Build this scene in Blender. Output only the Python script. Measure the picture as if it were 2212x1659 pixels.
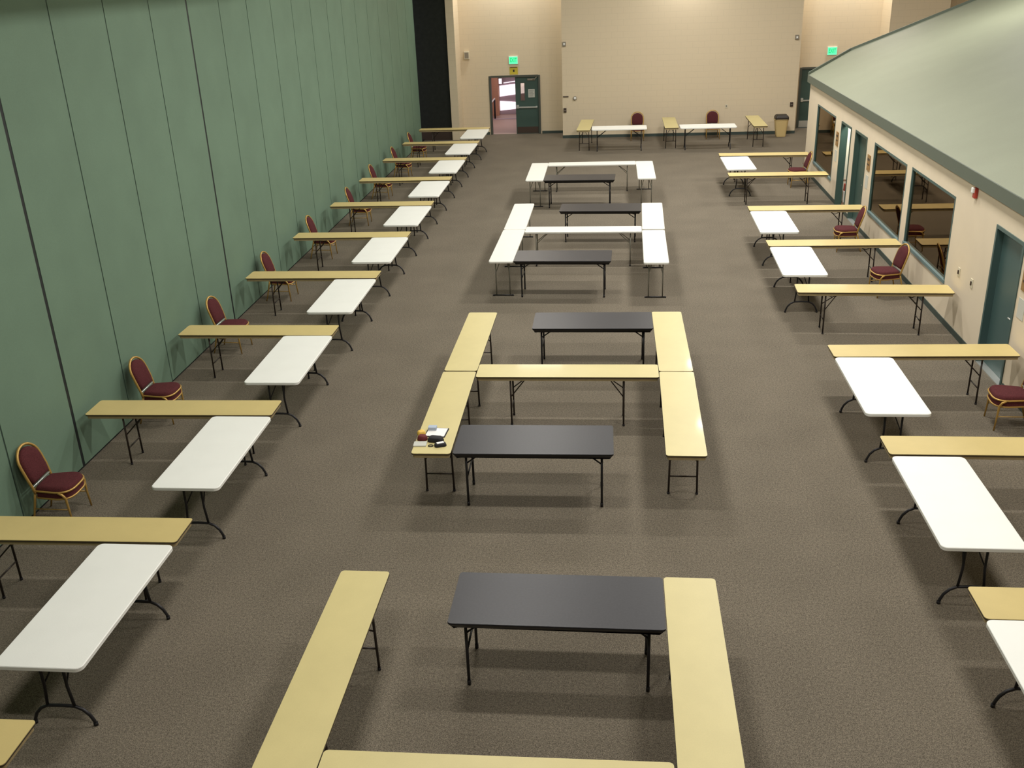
import bpy, bmesh, math, random
from mathutils import Vector, Matrix
random.seed(7)
PI = math.pi
for o in list(bpy.data.objects): bpy.data.objects.remove(o)
C = bpy.context.scene.collection
S = bpy.context.scene

# ------------------------------------------------------------------ camera
cd = bpy.data.cameras.new('camera'); cam = bpy.data.objects.new('camera', cd); C.objects.link(cam)
cd.sensor_width = 36.0; cd.sensor_fit = 'HORIZONTAL'; cd.lens = 2114.42 / 2212 * 36.0
cd.clip_start = 0.05; cd.clip_end = 200
R_ = Vector((0.9944, 0.0989, -0.0360)); F_ = Vector((-0.1051, 0.9145, -0.3908)).normalized()
R_ = (R_ - F_ * R_.dot(F_)).normalized(); U_ = R_.cross(F_)
cam.matrix_world = Matrix(((R_.x, U_.x, -F_.x, 0), (R_.y, U_.y, -F_.y, 0), (R_.z, U_.z, -F_.z, 5.767), (0, 0, 0, 1)))
S.camera = cam
# ------------------------------------------------------------------ colour, world, lamps
S.view_settings.view_transform = 'Standard'; S.view_settings.look = 'None'
S.view_settings.gamma = 1.0; S.view_settings.use_curve_mapping = False
S.view_settings.exposure = 0.0
W = bpy.data.worlds.new('world'); S.world = W; W.use_nodes = True
W.node_tree.nodes['Background'].inputs[0].default_value = (0.72, 0.8, 1.0, 1)
W.node_tree.nodes['Background'].inputs[1].default_value = 0.35
CEIL = 8.2
def lamp(x, y, z, sx, sy, p, col=(1.0, 0.97, 0.92), rot=(0, 0, 0)):
    l = bpy.data.lights.new('ceiling_or_fill_light', 'AREA'); l.shape = 'RECTANGLE'; l.size = sx; l.size_y = sy
    l.energy = p; l.color = col
    o = bpy.data.objects.new('ceiling_or_fill_light', l); C.objects.link(o); o.location = (x, y, z); o.rotation_euler = rot
    return o
for y, k, kr in ((3.2, .80, .55), (8.8, .92, .62), (14.4, 1.0, .92), (20.0, 1.06, 1.12), (25.6, 1.0, 1.12), (30.2, .85, .95)):
    lamp(-2.0 if y < 30 else -2.5, y, CEIL - .35, 1.5, .32, (196 if y < 30 else 125) * k)
    lamp(3.1, y, CEIL - .35, 1.5, .32, 315 * kr)
lamp(9.6, 13, CEIL - .35, 1.5, .32, 60)
lamp(9.4, 26.5, CEIL - .6, 1.5, .32, 250)
lamp(2.3, 35.5, 5.9, 1.2, .3, 34)
lamp(8.0, 36.7, 7.0, 1.4, .3, 190)
lamp(-3.9, 36.7, 7.0, 1.4, .3, 140)
# added fill lights: corridor daylight, and one to brighten the doorway cabinet
lamp(-4.6, 40.2, 2.9, 1.6, .6, 60, (1.0, .84, .86))
lamp(6.0, 24.75, 2.44, .3, .2, 40, (1.0, .95, .85))

# ------------------------------------------------------------------ materials
def mat(name, col, rough=.6, metal=0.0, spec=.5, coat=0.0, noise=None, bump=None, emis=None):
    m = bpy.data.materials.new(name); m.use_nodes = True
    nt = m.node_tree; b = nt.nodes['Principled BSDF']
    b.inputs['Base Color'].default_value = (*col, 1); b.inputs['Roughness'].default_value = rough
    b.inputs['Metallic'].default_value = metal; b.inputs['Specular IOR Level'].default_value = spec
    b.inputs['Coat Weight'].default_value = coat; b.inputs['Coat Roughness'].default_value = .07
    if emis: b.inputs['Emission Color'].default_value = (*emis[0], 1); b.inputs['Emission Strength'].default_value = emis[1]
    if noise or bump:
        tc = nt.nodes.new('ShaderNodeTexCoord')
    if noise:   # list of (scale, amount) layers multiplied together
        prev = None
        for sc, amt in noise:
            n = nt.nodes.new('ShaderNodeTexNoise'); n.inputs['Scale'].default_value = sc; n.inputs['Detail'].default_value = 3
            nt.links.new(tc.outputs['Object'], n.inputs['Vector'])
            r = nt.nodes.new('ShaderNodeMapRange'); r.inputs['From Min'].default_value = .3; r.inputs['From Max'].default_value = .7
            r.inputs['To Min'].default_value = 1 - amt; r.inputs['To Max'].default_value = 1 + amt
            nt.links.new(n.outputs['Fac'], r.inputs['Value'])
            if prev is None: prev = r.outputs['Result']
            else:
                q = nt.nodes.new('ShaderNodeMath'); q.operation = 'MULTIPLY'
                nt.links.new(prev, q.inputs[0]); nt.links.new(r.outputs['Result'], q.inputs[1]); prev = q.outputs[0]
        v = nt.nodes.new('ShaderNodeVectorMath'); v.operation = 'SCALE'; v.inputs[0].default_value = col
        nt.links.new(prev, v.inputs['Scale']); nt.links.new(v.outputs['Vector'], b.inputs['Base Color'])
    if bump:
        n = nt.nodes.new('ShaderNodeTexNoise'); n.inputs['Scale'].default_value = bump[0]; n.inputs['Detail'].default_value = 4
        nt.links.new(tc.outputs['Object'], n.inputs['Vector'])
        bp = nt.nodes.new('ShaderNodeBump'); bp.inputs['Strength'].default_value = bump[1]; bp.inputs['Distance'].default_value = .01
        nt.links.new(n.outputs['Fac'], bp.inputs['Height']); nt.links.new(bp.outputs['Normal'], b.inputs['Normal'])
    return m
def block_mat(name, col):
    m = mat(name, col, .8, spec=.2); nt = m.node_tree; b = nt.nodes['Principled BSDF']
    tc = nt.nodes.new('ShaderNodeTexCoord'); mp = nt.nodes.new('ShaderNodeMapping'); mp.inputs['Rotation'].default_value = (PI/2, 0, 0)
    br = nt.nodes.new('ShaderNodeTexBrick'); br.inputs['Scale'].default_value = 1; br.inputs['Brick Width'].default_value = .4; br.inputs['Row Height'].default_value = .2
    br.inputs['Mortar Size'].default_value = .006
    c2 = tuple(x * .93 for x in col)
    br.inputs['Color1'].default_value = (*col, 1); br.inputs['Color2'].default_value = (*col, 1); br.inputs['Mortar'].default_value = (*c2, 1)
    nt.links.new(tc.outputs['Object'], mp.inputs['Vector']); nt.links.new(mp.outputs['Vector'], br.inputs['Vector'])
    nt.links.new(br.outputs['Color'], b.inputs['Base Color'])
    return m
M = {}
M['carpet'] = mat('carpet', (.163, .139, .104), .95, spec=.1, noise=[(110, .6), (38, .2), (1.1, .07)], bump=(180, .5))
M['cream'] = block_mat('cream_wall', (.70, .59, .42))
M['cream_plain'] = mat('cream_plaster', (.70, .60, .45), .8, spec=.2, noise=[(2.5, .02)])
M['partition'] = mat('partition_vinyl', (.150, .230, .162), .7, spec=.25, noise=[(90, .05), (1.4, .05)])
M['seal'] = mat('panel_seal', (.035, .06, .045), .6)
M['seal_black'] = mat('black_seal', (.008, .012, .012), .6)
M['roof'] = mat('booth_roof_green', (.225, .24, .17), .6, spec=.3, noise=[(1.2, .03), (60, .03)])
M['fascia'] = mat('fascia_green', (.105, .125, .095), .55)
M['base'] = mat('rubber_base', (.045, .065, .055), .6)
M['door_green'] = mat('door_green', (.045, .085, .07), .45)
M['frame_teal'] = mat('teal_frame', (.06, .11, .105), .4)
M['sill_teal'] = mat('teal_sill', (.15, .22, .22), .4)
M['ceiling'] = mat('ceiling_grey', (.22, .21, .19), .8)
M['frame_dark'] = mat('dark_frame', (.07, .075, .06), .5)
M['charcoal'] = mat('charcoal_panel', (.020, .022, .018), .8, spec=.2, noise=[(8, .15)])
M['beige'] = mat('beige_laminate', (.585, .50, .225), .42, coat=.07, noise=[(3.5, .03), (120, .02)])
M['beige_tan'] = mat('tan_laminate', (.60, .475, .195), .45, coat=.05, noise=[(3.5, .03), (120, .02)])
M['edge'] = mat('dark_edge', (.05, .035, .02), .5)
M['apron'] = mat('ply_apron', (.40, .31, .16), .6, noise=[(14, .08)])
M['whitep'] = mat('white_plastic', (.87, .87, .81), .45, noise=[(3, .015)], bump=(260, .12))
M['narrow_white'] = mat('ivory_plastic', (.72, .705, .64), .45, noise=[(3, .015)], bump=(260, .12))
M['black_lam'] = mat('charcoal_laminate', (.031, .030, .033), .38, spec=.32, noise=[(50, .12)])
M['black_edge'] = mat('black_edge', (.008, .007, .008), .4)
M['leg_brown'] = mat('brown_steel', (.030, .020, .014), .42, metal=.3)
M['leg_black'] = mat('black_steel', (.016, .015, .017), .42, metal=.3)
M['leg_grey'] = mat('grey_steel', (.22, .21, .17), .45, metal=.4)
M['gold'] = mat('gold_frame', (.50, .31, .085), .4, metal=.45)
M['maroon'] = mat('maroon_fabric', (.088, .022, .024), .9, spec=.15, noise=[(120, .35)])
M['alum'] = mat('aluminium', (.62, .63, .60), .35, metal=.7)
M['white'] = mat('white_paint', (.82, .82, .78), .5)
M['offwhite'] = mat('offwhite', (.66, .60, .45), .5)
M['paper'] = mat('paper', (.52, .52, .46), .8)
M['ink'] = mat('ink', (.12, .12, .11), .8)
M['wood'] = mat('wood_plaque', (.30, .17, .06), .5, noise=[(20, .15)])
M['red'] = mat('red_plastic', (.45, .05, .03), .4)
M['dark_brown'] = mat('dark_brown', (.05, .03, .02), .5)
M['grey_dev'] = mat('grey_device', (.25, .22, .17), .5)
M['yellow'] = mat('yellow_sign', (.62, .50, .05), .5)
M['trash'] = mat('tan_bin', (.60, .45, .20), .55)
M['trash_lid'] = mat('dark_lid', (.025, .018, .012), .5)
M['exit_glow'] = mat('exit_face', (.1, .5, .3), .5, emis=((.08, .92, .36), 1.1))
M['exit_letter'] = mat('exit_letters', (.0, .5, .2), .5, emis=((.0, .36, .10), 1.0))
M['brick'] = block_mat('orange_brick', (.52, .28, .18))
M['hall_floor'] = mat('hall_floor', (.36, .25, .20), .6)
M['hall_wall'] = mat('hall_wall', (.42, .34, .38), .8)
M['daylight'] = mat('daylight_pane', (.8, .8, .8), .5, emis=((1.0, .86, .93), 1.15))
M['fridge_white'] = mat('lit_white_panel', (.85, .85, .72), .5)
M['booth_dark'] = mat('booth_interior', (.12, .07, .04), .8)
M['blue_grey'] = mat('pale_blue_card', (.38, .45, .55), .6)
M['black_cloth'] = mat('black_cloth', (.012, .010, .012), .8)
M['dark_red'] = mat('dark_red_cloth', (.12, .012, .014), .8)
M['orange_y'] = mat('yellow_wrapper', (.75, .48, .08), .5)
M['page'] = mat('white_page', (.86, .83, .80), .7)
def glass_mat():
    m = bpy.data.materials.new('window_glass'); m.use_nodes = True; nt = m.node_tree; nt.nodes.clear()
    out = nt.nodes.new('ShaderNodeOutputMaterial'); mx = nt.nodes.new('ShaderNodeMixShader')
    fr = nt.nodes.new('ShaderNodeFresnel'); fr.inputs['IOR'].default_value = 2.1
    tr = nt.nodes.new('ShaderNodeBsdfTransparent'); tr.inputs[0].default_value = (.75, .72, .66, 1)
    gl = nt.nodes.new('ShaderNodeBsdfGlossy'); gl.inputs['Roughness'].default_value = .02; gl.inputs[0].default_value = (.95, .78, .58, 1)
    nt.links.new(fr.outputs[0], mx.inputs[0]); nt.links.new(tr.outputs[0], mx.inputs[1]); nt.links.new(gl.outputs[0], mx.inputs[2])
    nt.links.new(mx.outputs[0], out.inputs[0]); return m
M['glass'] = glass_mat()

# ------------------------------------------------------------------ helpers
class MB:
    def __init__(s): s.bm = bmesh.new(); s.mats = []
    def mi(s, m):
        if m not in s.mats: s.mats.append(m)
        return s.mats.index(m)
    def box(s, x0, x1, y0, y1, z0, z1, m, bevel=0, T=None):
        r = bmesh.ops.create_cube(s.bm, size=1.0); vs = r['verts']
        bmesh.ops.scale(s.bm, vec=(x1 - x0, y1 - y0, z1 - z0), verts=vs)
        bmesh.ops.translate(s.bm, vec=((x0 + x1) / 2, (y0 + y1) / 2, (z0 + z1) / 2), verts=vs)
        if T: bmesh.ops.transform(s.bm, matrix=T, verts=vs)
        fs = set(f for v in vs for f in v.link_faces)
        if bevel:
            es = list(set(e for v in vs for e in v.link_edges))
            rr = bmesh.ops.bevel(s.bm, geom=es, offset=bevel, segments=2, affect='EDGES', profile=.7)
            fs = set(f for f in fs if f.is_valid) | set(rr['faces'])
        i = s.mi(m)
        for f in fs: f.material_index = i
        return s
    def prism(s, pts, z0, z1, m, inset_bottom=0, rnd=0, rim=None):
        """closed polygon pts in XY, from z0 to z1; rim: list of (z, outset) rings bottom to top"""
        rings = rim or [(z0, -inset_bottom), (z1, 0)]
        cx = sum(p[0] for p in pts) / len(pts); cy = sum(p[1] for p in pts) / len(pts)
        n = len(pts); vr = []
        for z, off in rings:
            row = []
            for k in range(n):
                a = Vector(pts[k - 1]); b = Vector(pts[k]); c = Vector(pts[(k + 1) % n])
                d1 = (b - a).normalized(); d2 = (c - b).normalized(); nn = Vector((d1.y + d2.y, -(d1.x + d2.x)))
                nn = nn.normalized() if nn.length > 1e-6 else Vector((0, 0))
                row.append(s.bm.verts.new((b.x + nn.x * off, b.y + nn.y * off, z)))
            vr.append(row)
        i = s.mi(m)
        for r0, r1 in zip(vr, vr[1:]):
            for k in range(n):
                f = s.bm.faces.new((r0[k], r0[(k + 1) % n], r1[(k + 1) % n], r1[k])); f.material_index = i
        f = s.bm.faces.new(vr[-1]); f.material_index = i
        f = s.bm.faces.new(list(reversed(vr[0]))); f.material_index = i
        return s
    def tube(s, pts, r, m, seg=8, closed=False, sq=False):
        pts = [Vector(p) for p in pts]; n = len(pts)
        rr = r if isinstance(r, (list, tuple)) else [r] * n
        if sq: seg = 4
        rows = []; up = None
        for k, p in enumerate(pts):
            a = pts[k - 1] if (k > 0 or closed) else p; b = pts[(k + 1) % n] if (k < n - 1 or closed) else p
            t = (b - a).normalized()
            if up is None:
                up = Vector((0, 0, 1)) if abs(t.z) < .9 else Vector((1, 0, 0))
            x = up.cross(t)
            if x.length < 1e-4: x = Vector((1, 0, 0)).cross(t)
            x.normalize(); y = t.cross(x).normalized(); up = y
            ph = PI / 4 if sq else 0
            rows.append([s.bm.verts.new(p + (x * math.cos(2 * PI * q / seg + ph) + y * math.sin(2 * PI * q / seg + ph)) * rr[k] * (1.2 if sq else 1)) for q in range(seg)])
        i = s.mi(m)
        pairs = list(zip(rows, rows[1:])) + ([(rows[-1], rows[0])] if closed else [])
        for a, b in pairs:
            for q in range(seg):
                f = s.bm.faces.new((a[q], a[(q + 1) % seg], b[(q + 1) % seg], b[q])); f.material_index = i; f.smooth = not sq
        if not closed:
            f = s.bm.faces.new(list(reversed(rows[0]))); f.material_index = i
            f = s.bm.faces.new(rows[-1]); f.material_index = i
        return s
    def cushion(s, outline, T, thick, m, crown=.35, rings=5):
        """pillow: outline in local XY, bulging to +Z by thick; T places it"""
        n = len(outline); cx = sum(p[0] for p in outline) / n; cy = sum(p[1] for p in outline) / n
        i = s.mi(m); prev = None; base = [s.bm.verts.new(T @ Vector((p[0], p[1], 0))) for p in outline]
        first = base; prev = base
        for k in range(1, rings + 1):
            a = k / rings * PI / 2; sc = 1 - crown * (1 - math.cos(a)); z = thick * math.sin(a)
            row = [s.bm.verts.new(T @ Vector((cx + (p[0] - cx) * sc, cy + (p[1] - cy) * sc, z))) for p in outline]
            for q in range(n):
                f = s.bm.faces.new((prev[q], prev[(q + 1) % n], row[(q + 1) % n], row[q])); f.material_index = i; f.smooth = True
            prev = row
        f = s.bm.faces.new(prev); f.material_index = i; f.smooth = True
        f = s.bm.faces.new(list(reversed(first))); f.material_index = i
        return s
    def quad(s, pts, m):
        f = s.bm.faces.new([s.bm.verts.new(p) for p in pts]); f.material_index = s.mi(m); return s
    def build(s, name, parent=None, loc=None):
        bmesh.ops.recalc_face_normals(s.bm, faces=s.bm.faces)
        me = bpy.data.meshes.new(name); s.bm.to_mesh(me); s.bm.free()
        for m in s.mats: me.materials.append(M[m])
        o = bpy.data.objects.new(name, me); C.objects.link(o)
        if parent: o.parent = parent
        if loc: o.location = loc
        return o
def empty(name, loc=(0, 0, 0), rz=0):
    o = bpy.data.objects.new(name, None); C.objects.link(o); o.location = loc; o.rotation_euler = (0, 0, rz); o.empty_display_size = .1
    return o
def tag(o, label, cat, group=None):
    o['label'] = label; o['category'] = cat
    if group: o['group'] = group
    return o
def struct(o): o['kind'] = 'structure'; return o
def copy_tree(o, parent=None):
    c = o.copy(); C.objects.link(c)
    if parent: c.parent = parent
    for ch in list(o.children): copy_tree(ch, c)
    return c
def rrect(w, h, r, k=6):
    out = []
    for cx, cy, a0 in ((w/2 - r, h/2 - r, 0), (-w/2 + r, h/2 - r, PI/2), (-w/2 + r, -h/2 + r, PI), (w/2 - r, -h/2 + r, 1.5*PI)):
        for q in range(k + 1):
            a = a0 + PI/2 * q / k; out.append((cx + r * math.cos(a), cy + r * math.sin(a)))
    return out

# ------------------------------------------------------------------ the room
def wall_x(y): return -6.84 - .0095 * (y - 10)      # face of the folding partition
m = MB(); m.box(-8.5, 13.2, -4.5, 37.6, -.12, 0, 'carpet'); struct(m.build('floor'))
m = MB(); m.box(-8.5, 13.2, -4.5, 38.2, CEIL, CEIL + .1, 'ceiling'); struct(m.build('ceiling'))
m = MB(); m.box(-8.5, 13.2, -4.7, -4.5, 0, CEIL, 'cream_plain'); struct(m.build('wall_front'))
m = MB(); m.box(13.0, 13.2, -4.5, 38.2, 0, CEIL, 'cream_plain'); struct(m.build('wall_outer'))
# folding partition: panels 1.4 m wide with dark seals between
wl = struct(empty('wall_left', (0, 0, 0)))
yj = [10.65 + 1.405 * k for k in range(-10, 19)]
for k, (a, b) in enumerate(zip(yj, yj[1:])):
    b2 = min(b, 36.5)
    if a >= 36.3: break
    x0, x1 = wall_x(a), wall_x(b2)
    ga = .030 if (k - 10) in (0, 4) else .013
    gb = .030 if (k - 9) in (0, 4) else .013
    m = MB(); m.prism([(x0 - .09, a + ga), (x0, a + ga), (x1, b2 - gb), (x1 - .09, b2 - gb)], .035, 5.92, 'partition')
    m.build('partition_panel', wl)
    w = .04 if (k - 10) in (0, 4) else .018
    m = MB(); m.box(x0 - .06, x0 - (.004 if w > .02 else .006), a - w, a + w, .02, 5.92, 'seal_black' if w > .02 else 'seal'); m.build('panel_seal', wl)
m = MB(); m.prism([(wall_x(-4) - .07, -4.4), (wall_x(-4) - .015, -4.4), (wall_x(36.5) - .015, 36.5), (wall_x(36.5) - .07, 36.5)], 0, .036, 'seal_black'); m.build('bottom_seal', wl)
m = MB(); m.prism([(-7.6, -4.4), (wall_x(-4) + .95, -4.4), (wall_x(36.5) + .95, 36.36), (-7.6, 36.36)], 5.92, 6.5, 'cream_plain')  # unseen header, its deep overhang added to shade the partition top
m.prism([(-7.5, -4.4), (wall_x(-4) + .06, -4.4), (wall_x(36.5) + .06, 36.36), (-7.5, 36.36)], 6.5, CEIL, 'cream_plain'); struct(m.build('shade_bulkhead'))
# far wall: recess, projecting middle, recess, projecting right
YB, YP = 37.5, 36.32
m = MB()
DL0, DL1, DH = -4.72, -2.84, 2.12
m.box(-5.75, DL0, YB, YB + .2, 0, CEIL, 'cream'); m.box(DL1, -1.95, YB, YB + .2, 0, CEIL, 'cream'); m.box(DL0, DL1, YB, YB + .2, DH, CEIL, 'cream')
m.box(-6.03, -5.75, YP + .08, YB + .2, 0, CEIL, 'cream'); m.box(-8.5, -7.5, YP + .3, YB, 0, CEIL, 'cream')
m.box(-1.95, 6.27, YP, YB + .2, 0, CEIL, 'cream')
DR0, DR1 = 6.52, 8.3
m.box(6.27, DR0, YB, YB + .2, 0, CEIL, 'cream'); m.box(DR0, DR1, YB, YB + .2, 2.12, CEIL, 'cream'); m.box(DR1, 9.16, YB, YB + .2, 0, CEIL, 'cream')
m.box(9.16, 11.06, YP, YB + .2, 0, CEIL, 'cream'); m.box(11.06, 13.1, YB, YB + .2, 0, CEIL, 'cream')
struct(m.build('wall_back'))
m = MB(); m.box(-7.6, -6.03, YP + .18, YP + .3, 0, 7.0, 'charcoal'); m.box(-7.6, -6.03, YP + .165, YP + .18, .0, .3, 'dark_brown'); struct(m.build('door_1'))
m = MB()
m.box(-5.75, DL0 - .05, YB - .012, YB, 0, .1, 'base'); m.box(DL1 + .05, -1.95, YB - .012, YB, 0, .1, 'base')
m.box(-1.962, 6.28, YP - .012, YP, 0, .1, 'base'); m.box(6.27, 6.282, YP, YB, 0, .1, 'base'); m.box(6.27, DR0 - .05, YB - .012, YB, 0, .1, 'base')
struct(m.build('baseboard_back'))
# double door, left leaf open onto the corridor
def frame(x0, x1, h, y, mt='frame_dark', w=.06):
    m = MB(); m.box(x0 - .01, x0 + w, y - .03, y + .17, 0, h, mt); m.box(x1 - w, x1 + .01, y - .03, y + .17, 0, h, mt); m.box(x0 + w, x1 - w, y - .03, y + .17, h - w, h + .01, mt)
    return m.build('door_frame')
def leaf(x0, x1, h, y, window=None, kick='dark_brown', bar='alum'):
    m = MB(); w0, w1, v0, v1 = window or (0, 0, 0, 0)
    if window:
        m.box(x0, w0, y, y + .045, .01, h, 'door_green'); m.box(w1, x1, y, y + .045, .01, h, 'door_green')
        m.box(w0, w1, y, y + .045, .01, v0, 'door_green'); m.box(w0, w1, y, y + .045, v1, h, 'door_green')
    else: m.box(x0, x1, y, y + .045, .01, h, 'door_green')
    o = m.build('door_leaf')
    if window:
        g = MB(); g.box(w0, w1, y + .018, y + .026, v0, v1, 'glass'); g.build('pane', o)
        g = MB()
        for a, b, c, d in ((w0 - .02, w0, v0 - .02, v1 + .02), (w1, w1 + .02, v0 - .02, v1 + .02), (w0, w1, v0 - .02, v0), (w0, w1, v1, v1 + .02)): g.box(a, b, y - .008, y + .002, c, d, 'frame_dark')
        g.build('window_trim', o)
    g = MB(); g.box(x0 + .03, x1 - .03, y - .006, y, .03, .26, kick); g.build('kick_plate', o)
    g = MB(); g.box(x0 + .03, x1 - .05, y - .075, y - .045, .95, 1.0, bar, .006); g.box(x0 + .03, x0 + .12, y - .06, y, .93, 1.06, bar, .006); g.box(x1 - .12, x1 - .05, y - .06, y, .94, 1.01, bar, .006); g.build('push_bar', o)
    return o
d2 = struct(empty('door_2'))
frame(DL0, DL1, DH, YB).parent = d2
lf = leaf(-3.76, DL1 - .06, 2.05, YB + .04, (-3.56, -3.42, 1.22, 1.84)); lf.parent = d2
g = MB(); g.box(-3.3, -3.02, YB + .0, YB + .04, 1.93, 2.0, 'grey_dev', .006); g.tube([(-3.1, YB, 1.97), (-3.0, YB - .12, 2.0), (-2.95, YB, 2.06)], .01, 'grey_dev'); g.build('door_closer', lf)
m = MB(); m.box(-3.28, -3.04, YB + .03, YB + .04, 1.32, 1.62, 'paper')
for k in range(6): m.box(-3.25, -3.07 - .02 * (k % 3), YB + .028, YB + .03, 1.57 - k * .04, 1.58 - k * .04, 'ink')
tag(m.build('notice'), 'grey paper notice taped on the green far door beside its narrow window', 'notice')
d3 = struct(empty('door_3'))
frame(DR0, DR1, 2.12, YB).parent = d3
leaf(DR0 + .06, 7.40, 2.05, YB + .04, kick='alum').parent = d3
leaf(7.42, DR1 - .06, 2.05, YB + .04, kick='alum').parent = d3
# corridor beyond the open leaf
m = MB(); m.box(-8.2, -1.9, YB, 43.2, -.12, -.001, 'hall_floor'); struct(m.build('floor'))
m = MB(); m.box(-8.2, -1.9, 41.5, 41.6, 0, .02, 'hall_wall'); m.box(-8.2, -1.9, 43.0, 43.1, -.2, 3.2, 'hall_wall'); m.box(-8.2, -1.9, YB + .2, 43.1, 3.2, 3.3, 'hall_wall')
m.box(-1.9, -1.8, YB + .2, 43.1, 0, 3.2, 'hall_wall'); struct(m.build('wall_corridor'))
m = MB(); m.box(-8.2, -5.0, 42.6, 42.98, 0, 3.2, 'brick'); m.box(-8.3, -8.2, YB + .2, 43.1, 0, 3.2, 'brick'); struct(m.build('wall_brick'))
w4 = struct(empty('window_1'))
m = MB(); m.quad([(-4.98, 42.97, .74), (-3.4, 42.97, .92), (-3.4, 42.97, 1.32), (-4.98, 42.97, 1.19)], 'daylight'); m.build('pane', w4)
m = MB(); m.quad([(-4.98, 42.97, .16), (-3.4, 42.97, .30), (-3.4, 42.97, .44), (-4.98, 42.97, .56)], 'daylight'); m.build('pane', w4)
m = MB(); m.quad([(-4.8, 42.97, 1.28), (-3.6, 42.97, 1.42), (-3.6, 42.97, 1.46), (-4.8, 42.97, 1.31)], 'daylight'); m.build('pane', w4)
t = tag(empty('corridor_lamp', (-4.87, 42.4, 1.42)), 'small bright white lamp in the corridor beyond the open door', 'lamp')
m = MB(); m.box(-.06, .06, -.03, .03, -.1, .12, 'daylight', .01); m.build('diffuser', t)
m = MB(); m.box(-.07, .07, -.04, .04, .12, 1.66, 'frame_dark'); m.build('stem', t)
t = tag(empty('handrail', (-5.05, 41.6, 0)), 'pale handrail on a dark post in the corridor beyond the open door', 'handrail')
m = MB(); m.tube([(0, 0, 0), (0, 0, .78)], .035, 'black_cloth'); m.build('post', t)
m = MB(); m.tube([(.0, .05, .82), (-.12, -.6, .66), (-.24, -1.6, .62)], .03, 'white'); m.build('rail', t)

# ------------------------------------------------------------------ the low block on the right: wall, windows, doors, sloped top
XR = 5.47; TH = .14
wins = {'window_2': (25.88, 28.31, .45, 2.05), 'window_3': (19.30, 21.84, .57, 2.08), 'window_4': (16.39, 18.95, .65, 2.10)}
doors = {'door_4': (24.07, 25.16, 0, 2.05), 'door_5': (22.50, 23.64, 0, 2.07), 'door_6': (13.44, 14.5, 0, 2.12)}
ops = sorted(list(wins.values()) + list(doors.values()))
m = MB(); y = 1.0
for a, b, z0, z1 in ops:
    m.box(XR, XR + TH, y, a, 0, 2.64, 'cream_plain'); m.box(XR, XR + TH, a, b, z1, 2.64, 'cream_plain')
    if z0: m.box(XR, XR + TH, a, b, 0, z0, 'cream_plain')
    y = b
m.box(XR, XR + TH, y, 29.64, 0, 2.64, 'cream_plain')
m.prism([(XR, 29.64), (XR + TH, 29.59), (6.78, 30.78), (6.72, 30.89)], 0, 2.64, 'cream_plain')
m.box(6.72, 13.0, 30.75, 30.89, 0, 2.64, 'cream_plain'); struct(m.build('wall_right'))
m = MB(); y = 1.0
for a, b, z0, z1 in sorted(doors.values()):
    m.box(XR - .012, XR, y, a - .04, 0, .1, 'base'); y = b + .04
m.box(XR - .012, XR, y, 29.63, 0, .1, 'base'); struct(m.build('baseboard_right'))
for n, (a, b, z0, z1) in wins.items():
    w = struct(empty(n)); t_ = .045
    m = MB()
    for p, q, r, s_ in ((a, a + t_, z0, z1), (b - t_, b, z0, z1), (a + t_, b - t_, z1 - t_, z1)): m.box(XR - .004, XR + TH, p, q, r, s_, 'frame_teal')
    m.build('window_frame', w)
    m = MB(); m.box(XR - .02, XR + TH, a - .01, b + .01, z0 - .01, z0 + .05, 'sill_teal', .004); m.build('window_sill', w)
    m = MB(); m.box(XR + .028, XR + .034, a + t_, b - t_, z0 + .05, z1 - t_, 'glass'); m.build('pane', w)
for n, (a, b, z0, z1) in doors.items():
    w = struct(empty(n)); m = MB(); t_ = .05
    for p, q, r, s_ in ((a, a + t_, 0, z1), (b - t_, b, 0, z1), (a + t_, b - t_, z1 - t_, z1)): m.box(XR - .015, XR + TH + .01, p, q, r, s_, 'frame_teal' if n == 'door_6' else 'door_green')
    m.build('door_frame', w)
    if n != 'door_4':
        m = MB(); m.box(XR + .09, XR + .13, a + t_, b - t_, .012, z1 - t_, 'door_green' if n == 'door_5' else 'frame_teal'); lf = m.build('door_leaf', w)
        m = MB(); m.tube([(XR + .09, a + .13, .98), (XR + .03, a + .13, .98), (XR + .03, a + .24, .98)], .011, 'alum'); m.build('handle', lf)
        m = MB(); m.box(XR - .02, XR + .1, a + t_, b - t_, 0, .014, 'alum'); m.build('threshold', w)
    else:   # stands open into the room behind
        m = MB(); m.box(XR + TH, XR + TH + 1.0, a + .04, a + .08, .012, z1 - .05, 'door_green'); m.build('door_leaf', w)
# room behind the windows
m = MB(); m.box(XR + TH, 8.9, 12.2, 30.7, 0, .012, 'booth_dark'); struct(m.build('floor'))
m = MB(); m.box(8.8, 8.9, 1.0, 30.7, .012, 2.55, 'booth_dark'); m.box(XR + TH, 8.8, 25.82, 25.87, .012, 2.5, 'booth_dark'); m.box(XR + TH, 8.8, 22.1, 22.2, .012, 2.5, 'booth_dark')  # the two cross walls are added to keep doorway light off the windows
m.box(XR + TH, 8.8, 1.0, 30.7, 2.5, 2.56, 'booth_dark'); m.box(XR + TH, 8.8, 1.0, 1.1, .012, 2.5, 'booth_dark'); struct(m.build('wall_inner_and_baffles'))
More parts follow.
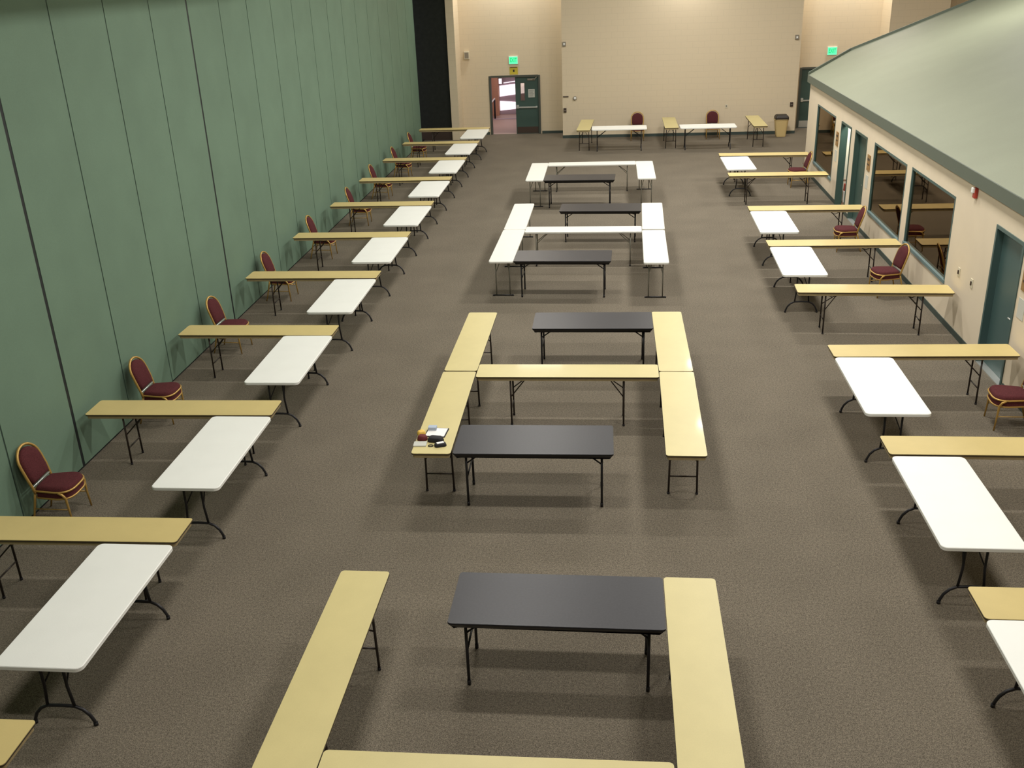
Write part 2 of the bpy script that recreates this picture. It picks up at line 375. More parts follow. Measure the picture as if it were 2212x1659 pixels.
# sloped green top with dark edge band
sl = .38; zt = 2.68; x0 = XR - .06; XE = 13.0
def rz_(x): return zt + sl * (x - x0)
m = MB(); P = [(x0, .8), (XE, .8), (XE, 30.92), (6.78, 30.92), (x0, 29.68)]
top = [m.bm.verts.new((x, y, rz_(x))) for x, y in P]; bot = [m.bm.verts.new((x, y, rz_(x) - .06)) for x, y in P]
i = m.mi('roof'); m.bm.faces.new(top).material_index = i; m.bm.faces.new(list(reversed(bot))).material_index = i
for k in range(5): m.bm.faces.new((bot[k], bot[(k+1) % 5], top[(k+1) % 5], top[k])).material_index = i
struct(m.build('ceiling_1'))
m = MB(); m.box(x0 - .025, x0, .8, 29.7, 2.485, zt + .005, 'fascia')
def band(p, q, drop, up=.02, t=.03):
    d = (Vector((q[0], q[1], 0)) - Vector((p[0], p[1], 0))).normalized(); nn = Vector((-d.y, d.x, 0)) * t
    a0, a1 = rz_(p[0]), rz_(q[0]); vs = []
    for (x, y, z) in ((p[0], p[1], a0 - drop), (q[0], q[1], a1 - drop), (q[0], q[1], a1 + up), (p[0], p[1], a0 + up)): vs.append(Vector((x, y, z)))
    o_ = [m.bm.verts.new(v) for v in vs]; n_ = [m.bm.verts.new(v + nn) for v in vs]; i = m.mi('fascia')
    m.bm.faces.new(o_).material_index = i; m.bm.faces.new(list(reversed(n_))).material_index = i
    for k in range(4): m.bm.faces.new((n_[k], n_[(k+1) % 4], o_[(k+1) % 4], o_[k])).material_index = i
band((x0, 29.68), (6.78, 30.92), .18, .07); band((6.78, 30.92), (XE, 30.92), .18, .07)
struct(m.build('trim_2'))
m = MB()
a = [m.bm.verts.new(p) for p in ((6.75, 30.85, 2.55), (13, 30.85, 2.55), (13, 30.85, rz_(13) - .06), (6.75, 30.85, rz_(6.75) - .06))]; m.bm.faces.new(a); m.mi('cream_plain'); struct(m.build('wall_gable'))

# ------------------------------------------------------------------ things on the walls
def wallbox(name, x, y, z, w, h, d, mt, label, cat, axis='y', bev=.006, sub=None, group=None):
    m = MB()
    if axis == 'y': m.box(-w/2, w/2, -d, 0, -h/2, h/2, mt, bev)
    else: m.box(-d, 0, -w/2, w/2, -h/2, h/2, mt, bev)
    if sub:
        t = empty(name, (x, y, z)); m.build(sub[0], t)
        for nm, bx, mt2 in sub[1]:
            m = MB(); m.box(*bx, mt2, .003); m.build(nm, t)
        o = t
    else: o = m.build(name, None, (x, y, z))
    return tag(o, label, cat, group)
def exit_sign(x, label):
    t = tag(empty('exit_sign', (x, YB, 2.66)), label, 'exit sign')
    m = MB(); m.box(-.17, .17, -.05, 0, -.14, .14, 'white', .008); m.build('housing', t)
    m = MB(); m.box(-.155, .155, -.056, -.05, -.125, .125, 'exit_glow'); m.build('face', t)
    cu = bpy.data.curves.new('letters', 'FONT'); cu.body = 'EXIT'; cu.size = .2; cu.align_x = 'CENTER'; cu.align_y = 'CENTER'; cu.extrude = .001; cu.offset = .004
    tx = bpy.data.objects.new('tmp', cu); C.objects.link(tx); bpy.context.view_layer.update()
    me = bpy.data.meshes.new_from_object(tx.evaluated_get(bpy.context.evaluated_depsgraph_get())); bpy.data.objects.remove(tx)
    me.materials.clear(); me.materials.append(M['exit_letter'])
    o = bpy.data.objects.new('letters', me); C.objects.link(o); o.parent = t; o.location = (0, -.058, 0); o.rotation_euler = (PI/2, 0, 0); o.scale = (.62, 1, 1)
exit_sign(-3.79, 'lit green EXIT sign above the open double door')
exit_sign(7.57, 'lit green EXIT sign above the right-hand far door, over the sloped green top')
wallbox('warning_sign', -3.79, YB, 2.29, .3, .27, .012, 'yellow', 'small yellow sign under the left EXIT sign', 'sign', sub=('plate', [('dark_band', (-.13, .13, -.014, -.011, .105, .13), 'dark_brown'), ('symbol', (-.03, .03, -.014, -.011, -.04, .04), 'trash_lid')]))
wallbox('strobe', -1.86, YP, 3.25, .12, .15, .06, 'grey_dev', 'small brown alarm box high on the left edge of the projecting far wall', 'alarm', sub=('housing', [('lens', (-.03, .03, -.075, -.055, -.03, .03), 'white')]))
wallbox('strobe', 6.12, YP, 3.24, .12, .15, .06, 'grey_dev', 'small brown alarm box high on the right edge of the projecting far wall', 'alarm', sub=('housing', [('lens', (-.03, .03, -.075, -.055, -.03, .03), 'white')]))
wallbox('wall_plate', -1.83, YP, 1.46, .2, .035, .03, 'dark_brown', 'thin dark bar on the far wall above the left pull station', 'wall plate')
m = MB(); m.tube([(0, 0, 0), (0, -.05, 0)], .07, 'grey_dev', 14); m.tube([(0, -.05, 0), (0, -.09, 0)], [.055, .03], 'white', 14)
tag(m.build('thermostat', None, (-1.5, YP, 1.4)), 'round grey device on the far wall right of the thin dark bar', 'thermostat')
wallbox('pull_station', -1.86, YP, .99, .1, .15, .05, 'dark_brown', 'dark wall box below the thin dark bar at the left of the far wall', 'pull station', sub=('housing', [('lever', (-.03, .03, -.062, -.048, -.02, .0), 'grey_dev')]))
wallbox('pull_station', 6.1, YP, 1.01, .1, .15, .05, 'dark_brown', 'dark wall box at the right edge of the far wall above the waste bin', 'pull station', sub=('housing', [('lever', (-.03, .03, -.062, -.048, -.02, .0), 'grey_dev')]))
wallbox('wall_outlet', 3.85, YP, 1.0, .09, .13, .015, 'offwhite', 'pale outlet plate on the far wall right of the second far chair', 'outlet', sub=('plate', [('socket', (-.02, .02, -.018, -.014, -.03, .03), 'grey_dev')]))
m = MB(); m.box(-.1, .1, -.1, 0, -.14, .14, 'offwhite', .02); m.box(-.07, .07, -.106, -.1, -.1, .1, 'grey_dev')
tag(m.build('wall_speaker', None, (-5.5, YB, 2.88)), 'small cream wall speaker between the dark panel and the left EXIT sign', 'speaker')
t = tag(empty('fire_strobe', (XR, 15.5, 2.36)), 'red and white fire alarm strobe on the right wall near the closest window', 'fire alarm')
m = MB(); m.box(-.05, 0, -.05, .05, -.08, .08, 'red', .012); m.build('housing', t)
m = MB(); m.box(-.085, -.045, -.035, .035, .0, .08, 'white', .012); m.build('lens', t)
for yy, lb in ((15.76, 'beside the window'), (15.15, 'beside the door')):
    t = tag(empty('light_switch', (XR, yy, 1.03)), f'small switch plate on the right wall between nearest window and door, {lb}', 'switch')
    m = MB(); m.box(-.01, 0, -.05, .05, -.07, .07, 'offwhite', .003); m.build('plate', t)
    m = MB(); m.box(-.025, -.008, -.015, .015, -.03, .03, 'dark_brown'); m.build('toggle', t)
def plaque(y, z, lb, paper=True):
    t = tag(empty('door_plaque', (XR, y, z)), f'brown door plaque on the right wall {lb}', 'plaque', None)
    m = MB(); m.box(-.014, 0, -.13, .13, -.17, .17, 'wood', .004); m.build('board', t)
    m = MB(); m.box(-.017, -.013, -.09, .09, .05, .10, 'dark_brown'); m.box(-.017, -.013, -.09, .09, -.05, -.02, 'dark_brown'); m.build('lettering_panel', t)
    if paper:
        m = MB(); m.box(-.006, 0, -.11, .11, -.14, .14, 'paper'); tag(m.build('wall_paper', None, (XR, y + .03, z - .42)), f'pale paper sheet under the plaque {lb}', 'paper')
plaque(25.52, 1.56, 'beside the open doorway')
plaque(22.18, 1.58, 'beside the middle window')
plaque(13.2, 1.68, 'at the right edge of the photo')
# waste bin
t = tag(empty('waste_bin', (5.7, 35.75, 0)), 'tan waste bin with a dark flap lid by the far right corner', 'waste bin')
m = MB(); m.prism(rrect(.30, .3, .04, 4), 0, .6, 'trash', rim=[(0, -.0), (.03, .01), (.56, .08), (.58, .095), (.6, .095)]); m.build('body', t)
m = MB(); m.prism(rrect(.46, .46, .06, 4), .6, .72, 'trash_lid', rim=[(.6, .0), (.66, -.0), (.715, -.03), (.735, -.07)]); m.build('lid', t)
m = MB(); m.prism(rrect(.33, .2, .03, 3), .735, .75, 'trash_lid'); m.build('flap', t)
# things seen through the open doorway of the block
t = tag(empty('white_cabinet', (5.95, 25.6, 0)), 'tall white cabinet seen through the open doorway in the right wall', 'cabinet')
m = MB(); m.box(-.3, .45, -.15, .2, .52, 2.2, 'fridge_white', .01); m.build('body', t)
m = MB(); m.box(-.28, .43, -.17, -.15, .56, 2.16, 'fridge_white', .006); m.build('door', t)
m = MB(); m.box(-.3, .45, -.15, .2, .012, .52, 'fridge_white', .01); m.build('lower_drawer', t)
t = tag(empty('red_box', (5.9, 25.34, .3)), 'small red box in front of the white cabinet through the doorway', 'box')
m = MB(); m.box(-.2, .2, -.06, .06, 0, .17, 'red', .01); m.build('body', t)
t2 = tag(empty('white_crate', (5.9, 25.34, 0)), 'white crate under the small red box through the doorway', 'crate')
m = MB(); m.box(-.22, .22, -.07, .07, .012, .3, 'white', .01); m.build('body', t2)

# ------------------------------------------------------------------ tables (local: long axis X, floor at z=0)
H = .74
def t_beige(topm, name='folding_table', L=2.44, Wd=.452):
    t = empty(name)
    m = MB(); m.prism(rrect(L, Wd, .035), H - .006, H, topm); m.prism(rrect(L, Wd, .035), H - .02, H - .006, 'edge', rim=[(H - .02, .001), (H - .006, .0015)]); m.build('tabletop', t)
    m = MB(); m.prism(rrect(L - .03, Wd - .03, .03), H - .062, H - .02, 'apron'); m.build('apron', t)
    for s in (-1, 1):
        xl = s * (L / 2 - .46)
        for q in (-1, 1):
            m = MB(); m.tube([(xl, q * .155, H - .06), (xl, q * .165, .0)], .0125, 'leg_brown', 8); m.tube([(xl, q * .165, .025), (xl, q * .165, 0)], .016, 'black_cloth', 8); m.build('leg', t)
        m = MB(); m.tube([(xl, -.163, .235), (xl, .163, .235)], .009, 'leg_brown'); m.build('crossbar', t)
        m = MB(); m.tube([(xl, -.155, H - .075), (xl, .155, H - .075)], .011, 'leg_brown'); m.build('hinge_bar', t)
        xc = xl - s * .27
        m = MB(); m.tube([(xl, -.16, .42), (xc + s * .1, -.03, .60), (xc, 0, H - .06)], .008, 'leg_brown', 6); m.tube([(xl, .16, .42), (xc + s * .1, .03, .60), (xc, 0, H - .06)], .008, 'leg_brown', 6)
        m.tube([(xl, 0, H - .09), (xc + s * .14, 0, .59), (xc + s * .09, 0, .61)], .007, 'leg_brown', 6); m.box(xc - .03, xc + .03, -.05, .05, H - .07, H - .06, 'leg_brown'); m.build('brace', t)
    return t
def t_black():
    t = empty('folding_table'); L, Wd = 1.812, .755
    m = MB(); m.prism(rrect(L, Wd, .03), H - .005, H, 'black_lam'); m.build('tabletop', t)
    m = MB(); m.prism(rrect(L, Wd, .03), H - .05, H - .005, 'black_edge', rim=[(H - .074, -.046), (H - .028, -.008), (H - .014, .003), (H - .005, .003)]); m.build('bevelled_edge', t)
    for s in (-1, 1):
        xl = s * (L / 2 - .13)
        for q in (-1, 1):
            m = MB(); m.tube([(xl, q * .25, H - .07), (xl, q * .25, .0)], .014, 'leg_black', 8); m.tube([(xl, q * .25, .05), (xl, q * .25, 0)], .017, 'leg_black', 8); m.build('leg', t)
        m = MB(); m.tube([(xl, -.25, .36), (xl, .25, .36)], .010, 'leg_black'); m.build('crossbar', t)
        m = MB(); m.tube([(xl, -.25, H - .085), (xl, .25, H - .085)], .012, 'leg_black'); m.build('hinge_bar', t)
        xc = xl - s * .2
        for q in (-1, 1):
            m = MB(); m.tube([(xl, q * .25, .55), (xc, q * .18, H - .07)], .009, 'leg_black', 6); m.tube([(xl, q * .25, .63), (xl - s * .09, q * .22, .65)], .006, 'leg_black', 6); m.build('brace', t)
    return t
def t_white():
    t = empty('plastic_table'); L, Wd = 1.83, .764
    m = MB(); m.prism(rrect(L, Wd, .06), H - .045, H, 'whitep', rim=[(H - .045, -.012), (H - .036, 0), (H - .006, 0), (H - .001, -.005), (H, -.010)]); m.build('tabletop', t)
    for s in (-1, 1):
        xl = s * (L / 2 - .18); m = MB()
        pts = [(xl, -.27, 0), (xl, -.262, .05), (xl, -.235, .11), (xl, -.185, .165), (xl, -.12, .195), (xl, 0, .2), (xl, .12, .195), (xl, .185, .165), (xl, .235, .11), (xl, .262, .05), (xl, .27, 0)]
        m.tube(pts, .0145, 'leg_black', 8)
        for q in (-1, 1): m.tube([(xl, q * .27, .03), (xl, q * .27, 0)], .019, 'leg_black', 8)
        m.build('arched_foot', t)
        for q in (-1, 1):
            m = MB(); m.tube([(xl, q * .12, .2), (xl, q * .10, .4), (xl, q * .10, H - .045)], .0135, 'leg_black', 8); m.build('leg', t)
        m = MB(); m.tube([(xl, -.22, H - .06), (xl, .22, H - .06)], .012, 'leg_black'); m.build('hinge_bar', t)
        xc = xl - s * .36
        for q in (-1, 1):
            m = MB(); m.tube([(xl, q * .10, .42), (xc, q * .02, H - .05)], .008, 'leg_black', 6); m.build('brace', t)
    return t
def t_narrow():
    t = empty('plastic_table'); L, Wd = 2.405, .462
    m = MB(); m.prism(rrect(L, Wd, .045), H - .04, H, 'narrow_white', rim=[(H - .04, -.010), (H - .032, 0), (H - .006, 0), (H, -.006)]); m.build('tabletop', t)
    for s in (-1, 1):
        xl = s * (L / 2 - .23)
        for q in (-1, 1):
            m = MB(); m.tube([(xl, q * .13, .02), (xl, q * .13, H - .05)], .0115, 'leg_grey', 8); m.build('leg', t)
        m = MB(); m.tube([(xl, -.19, .014), (xl, .19, .014)], .013, 'leg_black'); m.tube([(xl, -.2, .01), (xl, -.17, .014)], .017, 'leg_black'); m.tube([(xl, .2, .01), (xl, .17, .014)], .017, 'leg_black'); m.build('foot_bar', t)
        m = MB(); m.tube([(xl, -.17, H - .055), (xl, .17, H - .055)], .011, 'leg_grey'); m.build('hinge_bar', t)
        xc = xl - s * .27
        for q in (-1, 1):
            m = MB(); m.tube([(xl, q * .13, .46), (xc, q * .04, H - .045)], .008, 'leg_grey', 6); m.build('brace', t)
    return t
TAB = {
    'LB1': ('B', 0, -5.476, 7.997, 1.04),
    'LW1': ('W', 1, -4.626, 6.842, 0.68),
    'LB2': ('B', 0, -5.496, 10.936, 1.01),
    'LW2': ('W', 1, -4.629, 9.787, 1.07),
    'LB3': ('B', 0, -5.510, 13.836, -0.11),
    'LW3': ('W', 1, -4.641, 12.689, 1.55),
    'LB4': ('B', 0, -5.507, 16.806, -0.36),
    'LW4': ('W', 1, -4.642, 15.613, 1.05),
    'LB5': ('B', 0, -5.516, 19.684, 0.25),
    'LW5': ('W', 1, -4.640, 18.545, 1.12),
    'LB6': ('B', 0, -5.528, 22.597, -0.11),
    'LW6': ('W', 1, -4.660, 21.403, 0.51),
    'LB7': ('B', 0, -5.554, 25.536, 0.05),
    'LW7': ('W', 1, -4.688, 24.291, 0.55),
    'LB8': ('B', 0, -5.568, 28.427, -0.42),
    'LW8': ('W', 1, -4.712, 27.252, 0.91),
    'LB9': ('B', 0, -5.569, 31.300, -0.53),
    'LW9': ('W', 1, -4.731, 30.120, 0.08),
    'LB10': ('B', 0, -5.574, 34.161, -0.53),
    'LW10': ('W', 1, -4.708, 32.994, 0.44),
    'RB1': ('B', 0, 4.076, 28.218, -2.10),
    'RW1': ('W', 1, 3.240, 26.996, 0.42),
    'RB2': ('B', 0, 4.046, 25.398, -0.43),
    'RB3': ('B', 0, 4.097, 21.630, -0.37),
    'RW3': ('W', 1, 3.249, 20.450, -0.40),
    'RB4': ('B', 0, 4.099, 18.721, 0.24),
    'RW4': ('W', 1, 3.253, 17.521, -0.89),
    'RB5': ('B', 0, 4.173, 15.818, -1.93),
    'RB6': ('B', 0, 4.180, 13.026, 0.95),
    'RW6': ('W', 1, 3.346, 11.841, 0.21),
    'RB7': ('B', 0, 4.202, 10.109, 0.12),
    'RW7': ('W', 1, 3.369, 8.922, 0.04),
    'RB8': ('B', 0, 4.235, 7.177, 0.41),
    'KA': ('K', 0, -0.484, 7.034, -0.00),
    'CLF': ('B', 1, -2.102, 13.437, -0.09),
    'CLN': ('B', 1, -2.089, 10.963, 0.70),
    'CX': ('B', 0, -0.649, 12.233, 0.34),
    'KBf': ('K', 0, -0.355, 14.275, 0.37),
    'KBn': ('K', 0, -0.928, 10.140, 0.78),
    'CRF': ('B', 1, 0.795, 13.454, 0.44),
    'CRN': ('B', 1, 0.798, 10.991, -0.43),
    'DLF': ('N', 1, -2.118, 21.204, 0.08),
    'DLN': ('N', 1, -2.132, 18.773, -0.54),
    'DX': ('N', 0, -0.682, 19.959, -0.97),
    'KDf': ('K', 0, -0.355, 21.929, -1.91),
    'KDn': ('K', 0, -0.993, 17.943, -1.26),
    'DRF': ('N', 1, 0.779, 21.104, -1.02),
    'DRN': ('N', 1, 0.741, 18.621, -0.51),
    'EL': ('N', 1, -2.110, 26.247, 0.43),
    'EX': ('N', 0, -0.683, 27.284, 0.20),
    'ER': ('N', 1, 0.758, 26.281, 0.34),
    'KE': ('K', 0, -0.947, 25.370, -1.47),
    'LB0': ('B', 0, -5.49, 5.09, 1.0), 'LWx': None,
    'RW8': ('W', 1, 3.39, 6.02, 0),
    'CFL': ('B', 1, -2.257, 6.17, 0), 'CFR': ('B', 1, .660, 6.195, 0), 'CFX': ('B', 0, -.806, 4.965, .7),
    'F1': ('B', 1, -1.07, 34.40, -2), 'F2': ('B', 1, 1.80, 34.52, 0), 'F3': ('B', 1, 4.67, 34.5, 0),
    'G1': ('W', 0, .075, 33.67, 0), 'G2': ('W', 0, 2.99, 33.62, 0),
}
order = ['first', 'second', 'third', 'fourth', 'fifth', 'sixth', 'seventh', 'eighth', 'ninth', 'tenth', 'eleventh']
LAB = {}
LAB['LB0'] = 'tan narrow table, only its corner showing at the lower left of the photo'
for k in range(1, 11):
    LAB[f'LB{k}'] = f'tan narrow table against the green partition, {order[k-1]} past the cropped corner table'
    LAB[f'LW{k}'] = f'white plastic table in the left row, {order[k-1]} from the camera end'
LAB['LB10'] = 'tan narrow table against the green partition, farthest of its row, by the dark panel'
LAB['LW10'] = 'white plastic table in the left row, farthest one, nearest the open double door'
for k, n in enumerate(['RB8', 'RB7', 'RB6', 'RB5', 'RB4', 'RB3', 'RB2', 'RB1']):
    LAB[n] = f'beige narrow folding table end-on to the right wall, {order[k]} from the camera'
LAB['RB1'] = 'beige narrow table against the right wall, farthest of its row, under the farthest window'
LAB['RB5'] = 'beige narrow table at the right wall, just past the nearest window, no white table joined'
for k, n in enumerate(['RW8', 'RW7', 'RW6', 'RW4', 'RW3', 'RW1']):
    LAB[n] = f'white plastic table in the right row, {order[k]} from the camera'
LAB['RW8'] = 'white plastic table cut off by the right edge of the photo at lower right'
LAB['RW1'] = 'white plastic table in the right row, farthest one, the smallest in view'
LAB.update({
 'KA': 'charcoal folding table in the nearest square of tables, the largest dark one',
 'KBn': 'charcoal folding table joined to the beige table that carries the small belongings',
 'KBf': 'charcoal folding table at the far side of the beige group, touching its far right table',
 'KDn': 'charcoal folding table at the near left of the white table group',
 'KDf': 'charcoal folding table at the far right inside the white H-shaped group',
 'KE': 'charcoal folding table inside the farthest white U-shaped group',
 'CLF': 'beige narrow folding table, far left arm of the middle H-shaped group',
 'CLN': 'beige narrow folding table, near left arm of the H-shaped group, small belongings on it',
 'CX': 'beige narrow folding table, crossbar of the middle H-shaped group',
 'CRF': 'beige narrow folding table, far right arm of the middle H-shaped group',
 'CRN': 'beige narrow folding table, near right arm of the middle H-shaped group',
 'DLF': 'narrow white plastic table, far left arm of the white H-shaped group',
 'DLN': 'narrow white plastic table, near left arm of the white H-shaped group',
 'DX': 'narrow white plastic table, crossbar of the white H-shaped group',
 'DRF': 'narrow white plastic table, far right arm of the white H-shaped group',
 'DRN': 'narrow white plastic table, near right arm of the white H-shaped group',
 'EL': 'narrow white plastic table, left arm of the farthest U-shaped group',
 'EX': 'narrow white plastic table, back bar of the farthest U-shaped group',
 'ER': 'narrow white plastic table, right arm of the farthest U-shaped group',
 'CFL': 'beige narrow folding table, left side of the nearest square, cut by the bottom edge',
 'CFR': 'beige narrow folding table, right side of the nearest square, touching the largest dark table',
 'CFX': 'beige narrow folding table along the bottom edge of the photo, closing the nearest square',
 'F1': 'beige narrow folding table end-on to the far wall, nearest the open double door',
 'F2': 'beige narrow folding table end-on to the far wall, between the two far white tables',
 'F3': 'beige narrow folding table end-on to the far wall, beside the waste bin',
 'G1': 'white plastic table parallel to the far wall, left one of two',
 'G2': 'white plastic table parallel to the far wall, right one of two'})
GRP = {'LB': 'narrow tables along the green partition', 'LW': 'white tables in the left row', 'RB': 'narrow tables along the right wall', 'RW': 'white tables in the right row',
       'K': 'charcoal tables down the middle', 'C': 'beige tables down the middle', 'D': 'narrow white tables down the middle', 'E': 'narrow white tables down the middle', 'F': 'narrow tables at the far wall', 'G': 'white tables at the far wall'}
protos = {}
def table(kind, key):
    mk = {'B': lambda: t_beige('beige'), 'T': lambda: t_beige('beige_tan'), 'W': t_white, 'K': t_black, 'N': t_narrow}[kind]
    if kind not in protos: protos[kind] = mk(); return protos[kind]
    return copy_tree(protos[kind])
for key, v in TAB.items():
    if v is None: continue
    ty, ori, x, y, a = v
    if key[:2] == 'LW': y -= .012; a *= .4
    if key in ('CLN', 'CFL'): x -= .006
    if ty == 'B' and key[:2] in ('LB', 'RB'): ty = 'T'
    o = table(ty, key); o.location = (x, y, 0); o.rotation_euler = (0, 0, math.radians(a) + (PI / 2 if ori else 0))
    g = GRP.get(key[:2]) or GRP[key[0]]
    tag(o, LAB[key], 'table', g)

# ------------------------------------------------------------------ banquet chairs (local: facing +X)
def seat_outline(g=0.0):
    pts = []
    # front edge bowed, back narrower
    for a in range(0, 21):
        th = -PI/2 + PI * a / 20
        pts.append((.085 + (.170 + g) * math.copysign(abs(math.cos(th)) ** .75, math.cos(th)), (.225 + g) * math.copysign(abs(math.sin(th)) ** .62, math.sin(th))))
    for a in range(0, 9):
        th = PI/2 + PI * a / 8
        if a in (0, 8): continue
        pts.append((-.14 + (.06 + g) * math.cos(th), (.195 + g) * math.copysign(abs(math.sin(th)) ** .6, math.sin(th))))
    return pts
def banquet_chair():
    t = empty('banquet_chair'); I = Matrix.Identity(4)
    m = MB(); m.cushion(seat_outline(), Matrix.Translation((0, 0, .425)), .055, 'maroon', .22); m.build('seat', t)
    o = seat_outline(-.004); m = MB(); m.prism(o, .340, .425, 'maroon'); m.build('seat_band', t)
    m = MB(); m.tube([(x, y, .425) for x, y in seat_outline(.003)], .013, 'gold', 6, closed=True); m.build('seat_frame', t)
    m = MB(); m.tube([(x, y, .338) for x, y in seat_outline(.0)], .0115, 'gold', 6, closed=True); m.build('lower_frame', t)
    for s in (-1, 1):
        m = MB(); m.tube([(.12, s * .238, .425), (.17, s * .238, .40), (.195, s * .228, .35), (.20, s * .222, .2), (.215, s * .225, 0)], [.012, .015, .016, .013, .010], 'gold', 8); m.build('leg', t)
        m = MB(); m.tube([(-.17, s * .195, .42), (-.20, s * .195, .3), (-.245, s * .2, .12), (-.28, s * .205, 0)], [.015, .015, .012, .010], 'gold', 8); m.build('leg', t)
    # back frame: loop rising from the seat, rounded top, leaning back
    def bp(u, v):   # u across, v height above seat
        return Vector((-.170 - .225 * (v / .5) ** 1.25 * .62, u, .395 + v * .98))
    pts = [bp(-.195, 0), bp(-.2, .08), bp(-.212, .2), bp(-.212, .33)]
    for a in range(1, 12):
        th = PI * a / 12; pts.append(bp(-.212 * math.cos(th), .345 + .19 * math.sin(th)))
    pts += [bp(.212, .33), bp(.212, .2), bp(.2, .08), bp(.195, 0)]
    m = MB(); m.tube(pts, .0165, 'gold', 8); m.build('back_frame', t)
    m = MB(); m.tube([bp(-.2, .085), bp(.2, .085)], .010, 'alum', 6); lr = m.build('lower_rail', t)
    # padded back
    ol = [(-.175, .105), (-.19, .2), (-.19, .33)] + [(-.19 * math.cos(PI * a / 12), .34 + .165 * math.sin(PI * a / 12)) for a in range(1, 12)] + [(.19, .33), (.19, .2), (.175, .105)]
    m = MB(); n = len(ol); cx, cy = 0, .32; i = m.mi('maroon'); rows = []
    for sc, off in ((1, 0), (.96, .022), (.8, .034), (.4, .038)):
        rows.append([m.bm.verts.new(bp(cx + (u - cx) * sc, cy + (v - cy) * sc) + Vector((off, 0, off * .25))) for u, v in ol])
    back = [[m.bm.verts.new(bp(cx + (u - cx) * sc, cy + (v - cy) * sc) - Vector((off, 0, 0))) for u, v in ol] for sc, off in ((.97, .014), (.5, .02))]
    seq = list(reversed(back)) + rows
    for a, b in zip(seq, seq[1:]):
        for q in range(n):
            f = m.bm.faces.new((a[q], a[(q + 1) % n], b[(q + 1) % n], b[q])); f.smooth = True
    m.bm.faces.new(seq[-1]); m.bm.faces.new(list(reversed(seq[0]))); m.build('backrest', t)
    for s in (-1, 1):
        m = MB(); m.tube([(.196, s * .222, .2), (-.225, s * .198, .2)], .007, 'gold', 6); m.build('stretcher', t)
    return t
chairs = []
for k, (yy, a, xx) in enumerate([(9.47, 2, -6.42), (12.19, 1, -6.38), (14.93, -2, -6.36), (17.72, 0, -6.4), (20.68, 1, -6.4), (23.66, 3, -6.3), (26.67, 0, -6.42), (29.52, 0, -6.42), (32.28, 0, -6.46)]):
    chairs.append((xx, yy, a, f'maroon banquet chair with gold frame against the green partition, {order[k]} from the camera', 'chairs along the green partition'))
chairs[-1] = (*chairs[-1][:3], 'maroon banquet chair against the green partition, farthest one, mostly hidden by a tan table', 'chairs along the green partition')
for xx, yy, a, lb in [(5.08, 12.25, 176, 'maroon banquet chair cut off by the right edge of the photo, past the nearest door'),
                      (4.86, 17.82, 188, 'maroon banquet chair under the nearest window on the right wall'),
                      (4.80, 20.9, 178, 'maroon banquet chair under the middle window on the right wall'),
                      (4.86, 27.4, 182, 'maroon banquet chair under the farthest window on the right wall')]:
    chairs.append((xx, yy, a, lb, 'chairs along the right wall'))
for xx, yy, lb in [(.72, 35.6, 'maroon banquet chair at the far wall behind the left white table'), (3.34, 35.62, 'maroon banquet chair at the far wall behind the right white table')]:
    chairs.append((xx, yy, -90, lb, 'chairs at the far wall'))
ch0 = banquet_chair()
for k, (xx, yy, a, lb, g) in enumerate(chairs):
    o = ch0 if k == 0 else copy_tree(ch0)
    xx += -.05 if 'green' in g else (.05 if 'right' in g else 0)
    o.location = (xx, yy, 0); o.rotation_euler = (0, 0, math.radians(a)); tag(o, lb, 'chair', g)

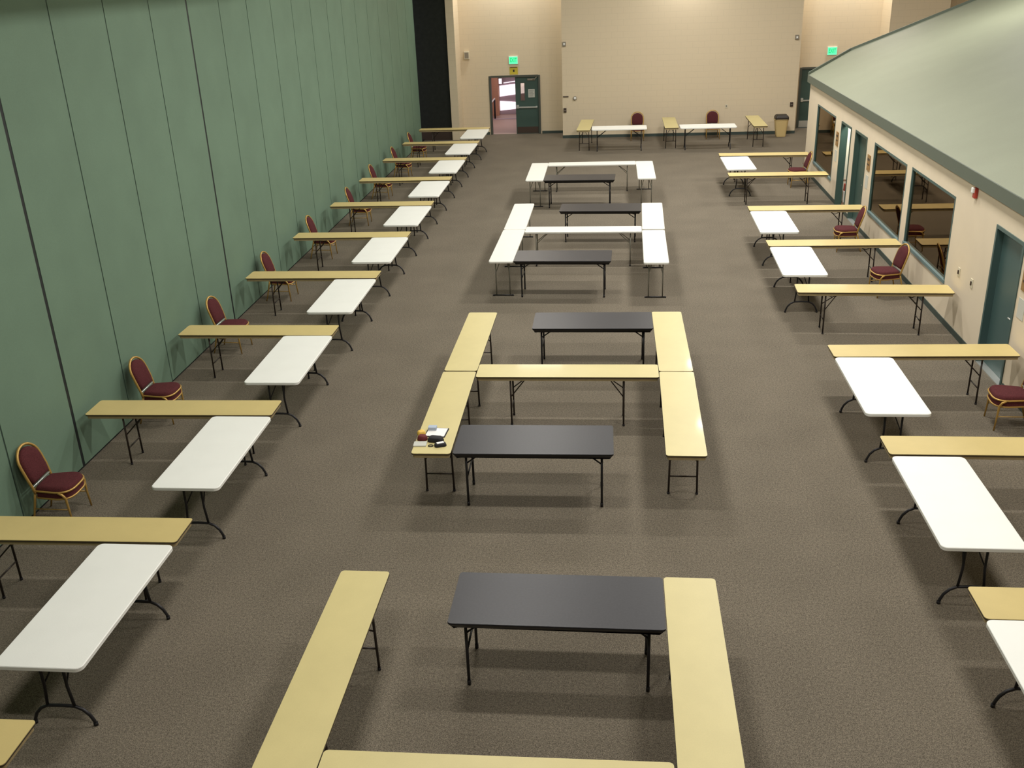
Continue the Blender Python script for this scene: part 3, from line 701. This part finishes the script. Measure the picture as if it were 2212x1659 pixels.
# ------------------------------------------------------------------ belongings on the near left beige table
Z = H + .0005
def flat(name, pts, z0, z1, mt, label, cat):
    m = MB(); m.prism(pts, z0, z1, mt); return tag(m.build(name), label, cat)
def rot(pts, cx, cy, a):
    c, s = math.cos(math.radians(a)), math.sin(math.radians(a)); return [(cx + x * c - y * s, cy + x * s + y * c) for x, y in pts]
f = empty('clipboard', (-2.10, 10.28, Z)); tag(f, 'dark-edged folder holding a white sheet on the beige table', 'folder')
f.rotation_euler = (0, 0, math.radians(-4))
m = MB(); m.prism(rrect(.25, .24, .01, 2), 0, .008, 'black_cloth'); m.build('cover', f)
m = MB(); m.prism(rrect(.225, .215, .004, 2), .0085, .011, 'page'); m.build('sheet', f)
flat('notebook', rot(rrect(.15, .12, .01, 2), -2.24, 9.97, 3), Z, Z + .012, 'paper', 'thin grey notebook at the near edge of the belongings', 'notebook')
m = MB(); m.box(-.05, .05, -.035, .035, 0, .04, 'blue_grey', .006); tag(m.build('box', None, (-2.16, 10.35, Z + .0115)), 'pale blue box behind the white sheet', 'box')
m = MB(); m.cushion(rrect(.10, .09, .03, 4), Matrix.Identity(4), .05, 'orange_y', .5); o = m.build('snack_bag', None, (-2.275, 10.235, Z)); o.rotation_euler = (0, 0, .5); tag(o, 'yellow crumpled bag at the left of the belongings', 'bag')
m = MB(); m.cushion(rrect(.12, .10, .04, 4), Matrix.Identity(4), .055, 'dark_red', .45); o = m.build('red_pouch', None, (-2.238, 10.10, Z)); o.rotation_euler = (0, 0, -.2); tag(o, 'dark red cloth pouch among the belongings', 'pouch')
m = MB(); m.cushion(rrect(.19, .11, .04, 4), Matrix.Identity(4), .055, 'black_cloth', .35); o = m.build('camera_case', None, (-2.075, 10.065, Z)); o.rotation_euler = (0, 0, -.15); tag(o, 'black soft case in the middle of the belongings', 'case')
t = empty('white_card', (-2.0, 9.945, Z + .0355)); tag(t, 'white card lying on the black wallet', 'card'); t.rotation_euler = (0, 0, .5)
m = MB(); m.box(-.042, .042, -.02, .02, 0, .006, 'page', .002); m.build('body', t)
m = MB(); m.cushion(rrect(.14, .09, .03, 4), Matrix.Identity(4), .035, 'black_cloth', .3); o = m.build('wallet', None, (-2.0, 9.945, Z)); o.rotation_euler = (0, 0, .35); tag(o, 'black wallet at the near right of the belongings', 'wallet')
m = MB(); m.tube([(.028 * math.cos(a * PI / 8), .022 * math.sin(a * PI / 8), .006) for a in range(16)], .005, 'black_cloth', 6, closed=True); tag(m.build('key_ring', None, (-2.11, 9.93, Z)), 'small dark ring in front of the black case', 'ring')
